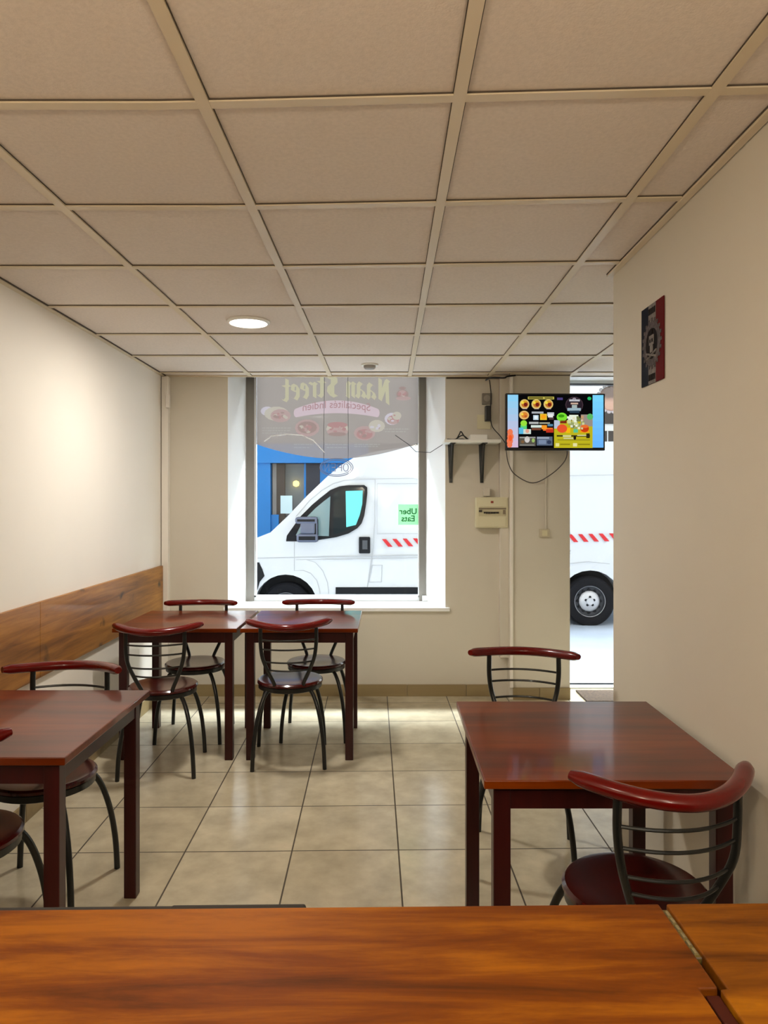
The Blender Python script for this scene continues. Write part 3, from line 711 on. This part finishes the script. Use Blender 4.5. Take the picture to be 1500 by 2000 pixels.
def make_chair(lab, loc, rot):
    t = thing('bistro_chair', lab, 'chair', loc, rot, 'round seated bistro chairs')
    MB().lathe([(0,.452),(.12,.453),(.160,.458),(.178,.457),(.186,.450),(.186,.440),(.178,.436),(0,.436)], 48, M_seat).build('seat', M_seat, t, smooth=True)
    MB().lathe([(.172,.4365),(.180,.434),(.180,.412),(.172,.408),(.164,.412),(.164,.4355)], 40, M_metal, close=True).build('seat_ring', M_metal, t, smooth=True)
    for sx in (-1, 1):
        for sy in (-1, 1):
            yy_ = .205 if sy > 0 else .200
            P = [(sx*.095, sy*.10, .425),(sx*.125, sy*.13, .405),(sx*.152, sy*.158, .345),(sx*.176, sy*.182, .24),(sx*.190, sy*.197, .12),(sx*.196, sy*yy_, .0)]
            pp = smooth_path(P, 5)
            MB().tube(pp, .0115, M_metal, 12).build('leg', M_metal, t, smooth=True)
        P = [(sx*.045,-.10,.415)]+[(sx*post_at(z)[0], post_at(z)[1], z) for z in (.43,.47,.54,.62,.70,.782)]
        MB().tube(smooth_path(P, 5), .0105, M_metal, 12).build('back_post', M_metal, t, smooth=True)
    for z in (.715,.665,.595,.548):
        hx, y_ = post_at(z)
        P = [(-hx+2*hx*i/12, y_-.045*(1-(2*i/12-1)**2), z) for i in range(13)]
        MB().tube(P, .0048, M_metal, 8).build('back_rod', M_metal, t, smooth=True)
    P = []; R = []; n = 28
    for i in range(n+1):
        x = -.228+.456*i/n; P.append((x, rail_y(x), RZ+.015*(abs(x)/.225)**2)); e = min(i, n-i)
        R.append(.0200*(.62 if e == 0 else .95 if e == 1 else 1))
    MB().tube(P, R, M_red, 16, sx=1.15, sz=.97).build('top_rail', M_red, t, smooth=True)
    return t
ch = make_chair('bistro chair nearest the camera at right, its back to the counter', (.650, 1.895, 0), math.radians(8))
spots = [(.563, 2.975, PI-math.radians(11), 'bistro chair behind the right wall table, facing the camera, near the door'),
 (-1.235, 4.00, math.radians(6), 'bistro chair with its back to the camera at the window table beside the board'),
 (-.551, 4.135, math.radians(5), 'bistro chair with its back to the camera at the free ended window table'),
 (-1.205, 4.56, PI+math.radians(1), 'bistro chair facing the camera behind the window corner table'),
 (-.445, 4.59, PI, 'bistro chair facing the camera right below the window sill'),
 (-1.275, 2.69, PI-math.radians(1), 'bistro chair facing the camera behind the left frame edge table'),
 (-1.305, 2.19, math.radians(1), 'bistro chair cut by the left frame edge, on the counter side of the table')]
for x, y, r, lb in spots: dup(ch, (x, y, 0), r, lb)

# ------------------------------------------------------------------ counter
CT = 1.05; CR = .0168
cn = thing('serving_counter', 'orange stained wooden serving counter across the foreground, the wide left part', 'counter', (0, .734, 0), CR)
MB().prism([(-1.585,0),(.2780,0),(.2780,-.128),(.262,-.128),(.262,-.60),(-1.575,-.60)], CT-.04, CT).build('countertop', M_counter, cn, bevel=.002)
MB().box(-1.58, .262, -.10, -.08, 0.0, CT-.04).build('front_panel', M_tleg, cn)
MB().box(-1.57, .262, -.56, -.54, 0.0, CT-.04).build('rear_panel', M_tleg, cn)
fl = thing('counter_flap', 'orange stained hinged counter flap at the right of the foreground, past the gap', 'counter', (0, .734, 0), CR)
MB().prism([(.2855,0),(.962,0),(.962,-.60),(.279,-.60),(.279,-.129),(.2855,-.129)], CT-.04, CT).build('flap_board', M_flap, fl, bevel=.002)
MB().box(.30, .95, -.10, -.08, 0, CT-.04).build('support_panel', M_tleg, fl)
b = MB(); b.box(.2775, .2868, -.128, -.045, CT-.030, CT-.024, M_dark); b.box(.2785, .286, -.082, -.004, CT-.014, CT-.004, mat('aged_brass', (104, 88, 40), .45, .5), bev=.001)
for k in range(6): b.tube([(.2822, -.078+.012*k, CT-.004),(.2822, -.070+.012*k, CT-.004)], .0022, mat('worn_steel', (130, 118, 84), .4, .5), 8)
b.build('hinge', parent=fl)
b = MB(); b.box(.2655, .2775, -.60, -.131, CT-.03, CT-.004, mat('dark_red_batten', (52, 14, 2), .7, spec=.15), bev=.0015); b.build('edge_batten', parent=cn)
b = MB(); M_strip = mat('dark_rubber', (22, 15, 10), .8); b.box(-1.58, -.10, .001, .008, CT-.022, CT-.0015, M_strip, bev=.002); b.box(-.22,-.082,.001,.009, CT-.02, CT-.0008, M_strip, bev=.003)
o = b.build('edge_strip', loc=(0, .734, 0), rotz=CR); tag(o, 'thin black strip along the far left edge of the counter', 'strip')

# ------------------------------------------------------------------ ceiling fittings
dl = thing('ceiling_downlight', 'glowing round white downlight in the suspended ceiling', 'ceiling light', (-.726, 3.80, CH))
MB().lathe([(.098,.003),(.112,.001),(.112,-.006),(.104,-.012),(.098,-.012)], 40, M_white, close=True).build('trim_ring', M_white, dl, smooth=True)
MB().lathe([(0,-.009),(.099,-.009),(.099,.0),(0,0)], 40).build('diffuser', emis('led_glow', (255, 250, 238), 6), dl)
sd = thing('smoke_detector', 'small round smoke detector on the ceiling by the window', 'smoke detector', (X(722,5.0), 5.0, CH))
MB().lathe([(0,-.006),(.058,-.006),(.06,0),(.06,.004),(0,.004)], 28, M_white).build('base', M_white, sd, smooth=True)
MB().lathe([(0,-.030),(.030,-.030),(.040,-.022),(.042,-.006)], 28, mat('grey_plastic', (150, 145, 138), .5)).build('sensor_cap', None, sd, smooth=True)

# ------------------------------------------------------------------ television with menu
TY = 5.17
tv = thing('television', 'wall mounted television showing a colourful food menu beside the street door', 'television', (X(1085,TY), TY, Z(824,TY)), math.radians(1.5))
tw, th = .714, .408
b = MB(); b.box(-tw/2, tw/2, 0, .035, -th/2, th/2, M_black, bev=.004); b.build('casing', parent=tv)
MB().box(-.12, .10, .035, .13, -.10, .10, M_black).build('wall_bracket', M_black, tv)
sc_ = MB(); zx0, zx1, zy0, zy1 = 88, 1358, 133, 852
def sxz(x, y): return (-tw/2+.010+(x-zx0)/(zx1-zx0)*(tw-.022), th/2-.010-(y-zy0)/(zy1-zy0)*(th-.028))
lay = [0]
def R(x0_, y0_, x1_, y1_, rgb, st_=1.0, lv=0):
    a, c = sxz(x0_, y1_), sxz(x1_, y0_); m = emis('screen_%02x%02x%02x' % rgb, rgb, 1.0); sc_.quad(a[0], c[0], a[1], c[1], -.001-.0004*lv, m)
def D(cx, cy, rx, ry, rgb, lv=1):
    a = sxz(cx, cy); m = emis('screen_%02x%02x%02x' % rgb, rgb, 1.0); sc_.disc((a[0], -.001-.0004*lv, a[1]), rx/(zx1-zx0)*tw, ry/(zy1-zy0)*th, m, seg=14)
R(88,133,1358,852,(8,8,10))
for i in range(8):
    t = i/7; R(92,135+i*89,232,135+(i+1)*89,(int(140+80*t*.9), int(205-20*t), int(240-30*t)),lv=1); R(1215,135+i*89,1358,135+(i+1)*89,(int(120-15*t), int(210-30*t), 250),lv=1)
for x_, y_, r_ in ((125,640,36),(130,700,42),(122,760,40),(120,810,34)): D(x_,y_,r_,r_*1.1,(232,120,80),2)
D(128,720,22,40,(240,90,40),3)
R(360,160,705,196,(190,180,80),lv=1); R(370,168,560,188,(90,80,30),lv=2); R(580,168,690,188,(100,92,40),lv=2)
for x_ in (315,470,630):
    D(x_,262,62,62,(214,186,110),1); D(x_+4,262,44,42,(190,110,40),2); D(x_+14,268,24,24,(110,30,24),3); D(x_-26,240,20,18,(236,214,70),3); D(x_+6,225,24,14,(210,160,40),3); R(x_-26,318,x_+34,328,(190,170,190),lv=1)
D(310,410,64,56,(220,180,110),1); D(316,410,42,38,(214,130,50),2); D(285,398,16,14,(240,210,70),3); D(330,425,18,14,(180,90,40),3)
R(410,362,565,388,(170,175,180),lv=1); R(615,372,705,420,(190,195,200),lv=1); R(625,395,690,440,(226,228,226),lv=2)
R(430,410,500,475,(190,212,225),lv=1); D(465,440,20,22,(230,240,245),2); R(520,392,610,475,(225,190,50),lv=1); D(565,432,34,30,(240,160,30),2); R(640,440,700,470,(80,60,60),lv=1)
D(305,520,42,38,(150,220,60),2); R(262,545,345,600,(90,205,120),lv=1); R(240,580,300,665,(90,180,220),lv=2); R(300,600,400,665,(200,215,205),lv=1); D(352,625,24,26,(220,160,140),2)
R(375,500,500,530,(170,172,170),lv=1); R(510,506,650,528,(150,150,130),lv=1); R(400,545,540,578,(210,225,215),lv=1); R(410,585,530,612,(120,70,50),lv=1)
R(540,545,610,600,(240,150,40),lv=2); R(560,580,690,620,(236,110,40),lv=1); R(600,600,697,645,(190,50,30),lv=2); R(620,530,690,560,(80,130,160),lv=1)
R(245,700,462,828,(86,82,74),lv=1); D(350,740,34,40,(205,200,196),2); D(430,752,20,26,(150,180,100),2); R(250,705,460,722,(150,150,146),lv=2); D(290,770,22,20,(120,90,60),2); R(255,808,445,820,(140,140,135),lv=2)
R(476,700,684,820,(88,100,120),lv=1); R(480,705,640,730,(150,160,175),lv=2); R(500,745,600,800,(120,135,160),lv=2); D(640,775,30,24,(50,60,84),2)
R(745,172,820,204,(74,62,120),lv=1); D(1172,182,26,22,(40,180,100),1)
D(972,270,116,104,(64,48,56),1); D(972,270,104,92,(40,30,38),2); R(905,196,1045,222,(190,190,196),lv=3); R(925,240,1022,262,(200,170,150),lv=3); R(940,270,1008,312,(160,175,172),lv=3); R(880,312,1058,350,(150,175,186),lv=3); R(910,345,1040,380,(40,60,76),lv=3); D(972,190,24,16,(150,140,150),3)
R(705,480,1215,852,(186,176,30),lv=1); R(705,478,780,590,(180,190,210),lv=2); R(1060,400,1215,560,(150,140,130),lv=2); D(1180,430,40,40,(90,180,100),3)
D(808,435,68,56,(120,220,50),3); D(800,420,40,20,(60,150,20),4); R(785,480,870,520,(120,40,24),lv=3); D(810,590,66,54,(226,84,44),4); R(860,580,920,650,(240,180,20),lv=3)
R(905,405,1025,470,(225,235,215),lv=3)
for i in range(34):
    x_ = random.uniform(890,1090); y_ = random.uniform(430,600); s__ = random.uniform(12,26); R(x_-s__,y_-s__,x_+s__,y_+s__,random.choice(((200,205,150),(150,160,100),(225,222,190),(110,120,70),(190,150,110),(230,235,220))),lv=4+i%3)
D(1108,590,56,46,(196,60,20),5); D(1110,560,50,22,(226,110,50),6); R(1050,620,1170,645,(240,150,20),lv=4); R(960,600,1020,645,(90,190,140),lv=6)
R(740,680,1180,700,(50,48,20),lv=3); R(820,680,930,704,(205,205,150),lv=4); R(1010,675,1130,690,(205,205,150),lv=4); R(1130,655,1176,720,(46,40,16),lv=4); R(830,715,960,732,(200,200,150),lv=4); D(978,715,18,26,(30,26,16),5); R(750,740,1180,748,(110,104,30),lv=3)
R(725,788,772,832,(226,220,140),lv=3); R(955,788,1008,832,(226,220,160),lv=3); R(785,795,915,812,(140,130,24),lv=3); R(1022,795,1180,812,(140,130,24),lv=3)
sc_.build('screen', parent=tv, recalc=False)
def cable(name, pts_, r, m, lb):
    o = MB().tube(smooth_path(pts_, 6), r, m, 7).build(name, m, smooth=True); return tag(o, lb, 'cable')
M_cab = mat('grey_cable', (70, 64, 58), .6)
cable('hanging_cable', [(X(990,5.2),5.23,Z(880,5.2)),(X(995,5.26),5.30,Z(905,5.26)),(X(1008,5.3),5.33,Z(927,5.3)),(X(1043,5.3),5.33,Z(943,5.3)),(X(1080,5.3),5.33,Z(925,5.3)),(X(1105,5.3),5.33,Z(900,5.3)),(X(1110,5.25),5.28,Z(880,5.25)),(X(1105,5.2),5.215,Z(872,5.2))], .0036, M_cab, 'dark cable hanging in a loop below the television')
cable('power_cable', [(X(957,5.38),5.36,Z(820,5.38)),(X(962,5.36),5.35,Z(835,5.36)),(X(975,5.3),5.29,Z(850,5.3)),(X(984,5.25),5.24,Z(862,5.25)),(X(992,5.2),5.22,Z(872,5.2))], .0036, M_black, 'black cable running from the wall socket to the television')
# cables along the wall head
cable('black_cable', [(X(950,5.38),5.415,Z(742,5.4)),(X(960,5.36),5.373,Z(738,5.38)),(X(985,5.3),5.322,Z(738,5.32)),(X(992,5.3),5.322,Z(735,5.32)),(X(1008,5.3),5.322,Z(733,5.32))], .006, M_black, 'short black cable along the ceiling edge above the socket')
cable('black_cable', [(X(955,5.4),5.376,Z(742,5.38)),(X(958,5.4),5.376,Z(770,5.38)),(X(957,5.4),5.376,Z(800,5.38))], .004, M_black, 'thin black cable dropping from the ceiling to the socket')
# wall socket and plugged adapter
so = MB(); so.box(X(942,5.43), X(961,5.43), 5.425, 5.4495, Z(790,5.43), Z(768,5.43), mat('grey_socket', (120, 112, 100), .5), bev=.003)
so.lathe([(0,.003),(.024,.003),(.026,0)], 20, mat('socket_face', (150, 142, 128), .5), Matrix.Translation((X(951,5.425),5.425,Z(778,5.425))) @ Matrix.Rotation(PI/2,4,'X'))
tag(so.build('wall_socket'), 'grey wall socket high on the wall above the shelf', 'socket')
tag(MB().box(X(947,5.40), X(958,5.40), 5.37, 5.424, Z(823,5.40), Z(793,5.40), bev=.006).build('power_adapter', M_black), 'black power adapter plugged in below the grey socket', 'adapter')
tag(MB().box(X(932,5.44), X(958,5.44), 5.438, 5.4495, Z(838,5.44), Z(810,5.44), bev=.002).build('socket_plate', M_ivory), 'pale blank wall plate behind the black adapter', 'wall plate')

# shelf with router
SY0, SY1 = 5.24, 5.449
sf = thing('wall_shelf', 'small white wall shelf on two long black brackets', 'shelf', (X(925,5.3), 5.449, Z(862,5.3)))
sx0 = X(925, 5.3); zt = Z(862, 5.3)
MB().box(X(868,SY0)-sx0, X(979,SY0)-sx0, SY0-5.449, -.001, -.012, .010, bev=.002).build('shelf_board', M_white, sf)
for px in (884, 946):
    b = MB(); xc = X(px, 5.3)-sx0
    b.faces([(xc-.023,-.008,-.012),(xc+.023,-.008,-.012),(xc+.012,-.008,-.30),(xc-.012,-.008,-.30),(xc-.023,-.001,-.012),(xc+.023,-.001,-.012),(xc+.012,-.001,-.30),(xc-.012,-.001,-.30)],
            [(0,1,2,3),(7,6,5,4),(0,4,5,1),(1,5,6,2),(2,6,7,3),(3,7,4,0)], M_metal)
    b.box(xc-.018, xc+.018, -.19, -.001, -.018, -.0125, M_metal)
    b.faces([(xc-.004,-.17,-.018),(xc+.004,-.17,-.018),(xc+.004,-.008,-.27),(xc-.004,-.008,-.27),(xc-.004,-.008,-.018),(xc+.004,-.008,-.018)],
            [(0,1,2,3),(0,4,5,1),(0,3,4),(1,5,2),(2,5,4,3)], M_metal)
    b.build('bracket', parent=sf)
tag(MB().box(X(917,5.33), X(951,5.33), 5.29, 5.40, zt+.0105, zt+.050, bev=.005).build('router', M_white), 'flat white router box on the wall shelf', 'router')
pp = [(X(874,5.3),5.32,zt+.018),(X(890,5.3),5.30,zt+.016),(X(897,5.3),5.31,zt+.05),(X(901,5.3),5.33,zt+.075),(X(907,5.3),5.34,zt+.045),(X(912,5.3),5.32,zt+.016),(X(902,5.3),5.29,zt+.016),(X(893,5.3),5.33,zt+.02),(X(905,5.3),5.36,zt+.05),(X(915,5.3),5.33,zt+.018)]
cable('coiled_cable', pp, .0045, M_black, 'black cable in a loose tangle on the wall shelf')

# consumer unit
mbx = thing('fuse_box', 'cream electrical fuse box on the wall below the shelf', 'fuse box', (X(960,5.40), 5.449, Z(1001,5.40)))
w2, h2 = .121, .114
b = MB(); b.box(-w2, w2, -.075, -.001, -h2, h2, M_ivory, bev=.006); b.build('body', parent=mbx)
b = MB(); b.box(-w2+.022, w2-.016, -.079, -.075, .045, h2-.012, M_ivory, bev=.001); b.box(-w2+.022, w2-.016, -.079, -.075, -h2+.010, -.030, M_ivory, bev=.001); b.build('cover_plate', parent=mbx)
b = MB(); b.box(-w2+.022, w2-.016, -.0765, -.075, -.026, .040, mat('ivory_recess', (196, 186, 150), .5)); b.box(-w2+.022, w2-.016, -.078, -.0765, .024, .034, mat('taupe_strip', (132,118,96), .6)); b.build('window_panel', parent=mbx)
b = MB()
for k in range(9): b.box(-.062+.0125*k, -.052+.0125*k, -.086, -.0765, -.008, .006, mat('breaker_dark', (52, 44, 36), .5), bev=.001)
b.box(-.098, -.075, -.084, -.0765, .004, .020, MATS['breaker_dark']); b.box(.082, .098, -.084, -.0765, -.012, .020, MATS['taupe_strip']); b.build('breaker_row', parent=mbx)
b = MB(); b.box(-.010, .010, -.081, -.079, .070, .086, mat('red_mark', (140, 50, 30), .5)); b.build('indicator', parent=mbx)
tag(MB().box(X(944,5.43), X(956,5.43), 5.40, 5.449, Z(969,5.43), Z(953,5.43), bev=.002).build('junction_box', M_wall), 'small cream junction box directly above the fuse box', 'junction box')
# conduit and switch on the pillar
tag(MB().tube([(X(1066,5.35),5.349,Z(884,5.35)),(X(1066,5.35),5.349,Z(1036,5.35))], .006, M_wall, 8).build('conduit', M_wall, smooth=True), 'slim painted conduit dropping down the pillar from the television', 'conduit')
sw_ = thing('wall_switch', 'small beige switch on the pillar below the slim conduit', 'switch', (X(1063,5.35), 5.355, Z(1041,5.35)))
MB().box(-.038, .038, -.022, 0, -.030, .030, bev=.004).build('box', mat('beige_plastic', (196, 184, 158), .45), sw_)
MB().box(-.020, .020, -.027, -.022, -.020, .020, bev=.002).build('rocker', M_ivory, sw_)
# small clip on the corner casing
tag(MB().box(-1.640, -1.612, 5.36, 5.394, Z(797,5.38), Z(772,5.38), bev=.004).build('sensor', M_wallL), 'small cream sensor high in the left corner beside the window', 'sensor')

# ------------------------------------------------------------------ flag plaque on the right wall
PX_, PY_ = .9575, 2.595
pq = thing('metal_plaque', 'blue, white and red metal plaque with worn emblem on right wall', 'plaque', (PX_-.0015, PY_, 2.03), math.atan2(-.024, 2.44)*-1)
# local: y runs along the wall (+y towards the window), face looks to -x
w3, h3 = .105, .143
M_navy = mat('plaque_navy', (12, 17, 32), .7, 0, spec=.1); M_pw = mat('plaque_worn_white', (120, 114, 110), .7, 0, spec=.15, noise=((70,70,70), .35)); M_pr = mat('plaque_red', (92, 6, 10), .7, 0, spec=.1); M_pd = mat('plaque_ink', (26, 20, 20), .8, spec=.1)
def pbox(b, y0, y1, z0, z1, m, x=0, t=.003): b.box(-x-t, -x, y0, y1, z0, z1, m)
b = MB(); pbox(b, w3/3, w3, -h3, h3, M_navy); pbox(b, -w3/3, w3/3, -h3, h3, M_pw); pbox(b, -w3, -w3/3, -h3, h3, M_pr); b.build('plate', parent=pq)
b = MB(); Mr = Matrix.Translation((-.0035,0,0)) @ Matrix.Rotation(-PI/2, 4, 'Y')
M_pg = mat('plaque_grey', (84, 76, 76), .7, 0, spec=.15, noise=((90,90,90), .4))
b.lathe([(.056,0),(.080,0),(.080,.0015),(.056,.0015)], 36, M_pg, Mr, close=True)
for k in range(20):
    a = 2*PI*k/20; c = (.086*math.cos(a), .086*math.sin(a)); b.box(-.005,-.0035, c[0]-.006, c[0]+.006, c[1]-.006, c[1]+.006, M_pg)
b.lathe([(0,0),(.055,0),(.055,.0006)], 30, M_pd, Mr)
b.build('emblem_ring', parent=pq)
b = MB()
b.box(-.0065,-.004, -.022, .022, -.005, .030, M_pw, bev=.001); b.box(-.0065,-.004, -.013, .013, -.032, -.005, M_pw, bev=.001)
b.box(-.0075,-.0065, -.015, -.005, .004, .016, M_pd); b.box(-.0075,-.0065, .005, .015, .004, .016, M_pd); b.box(-.0065,-.004,-.006,.006,.036,.05,M_pd)
for s__ in (-1, 1): b.tube([(-.005, s__*.045, -.03), (-.005, -s__*.045, -.052)], .004, M_pw, 6)
b.build('emblem', parent=pq)
for zc in (.118, -.120):
    b = MB()
    for k in range(4): b.box(-.0045, -.003, -.030+.0165*k, -.019+.0165*k, zc-.011, zc+.011, M_pd)
    b.build('marks', parent=pq)
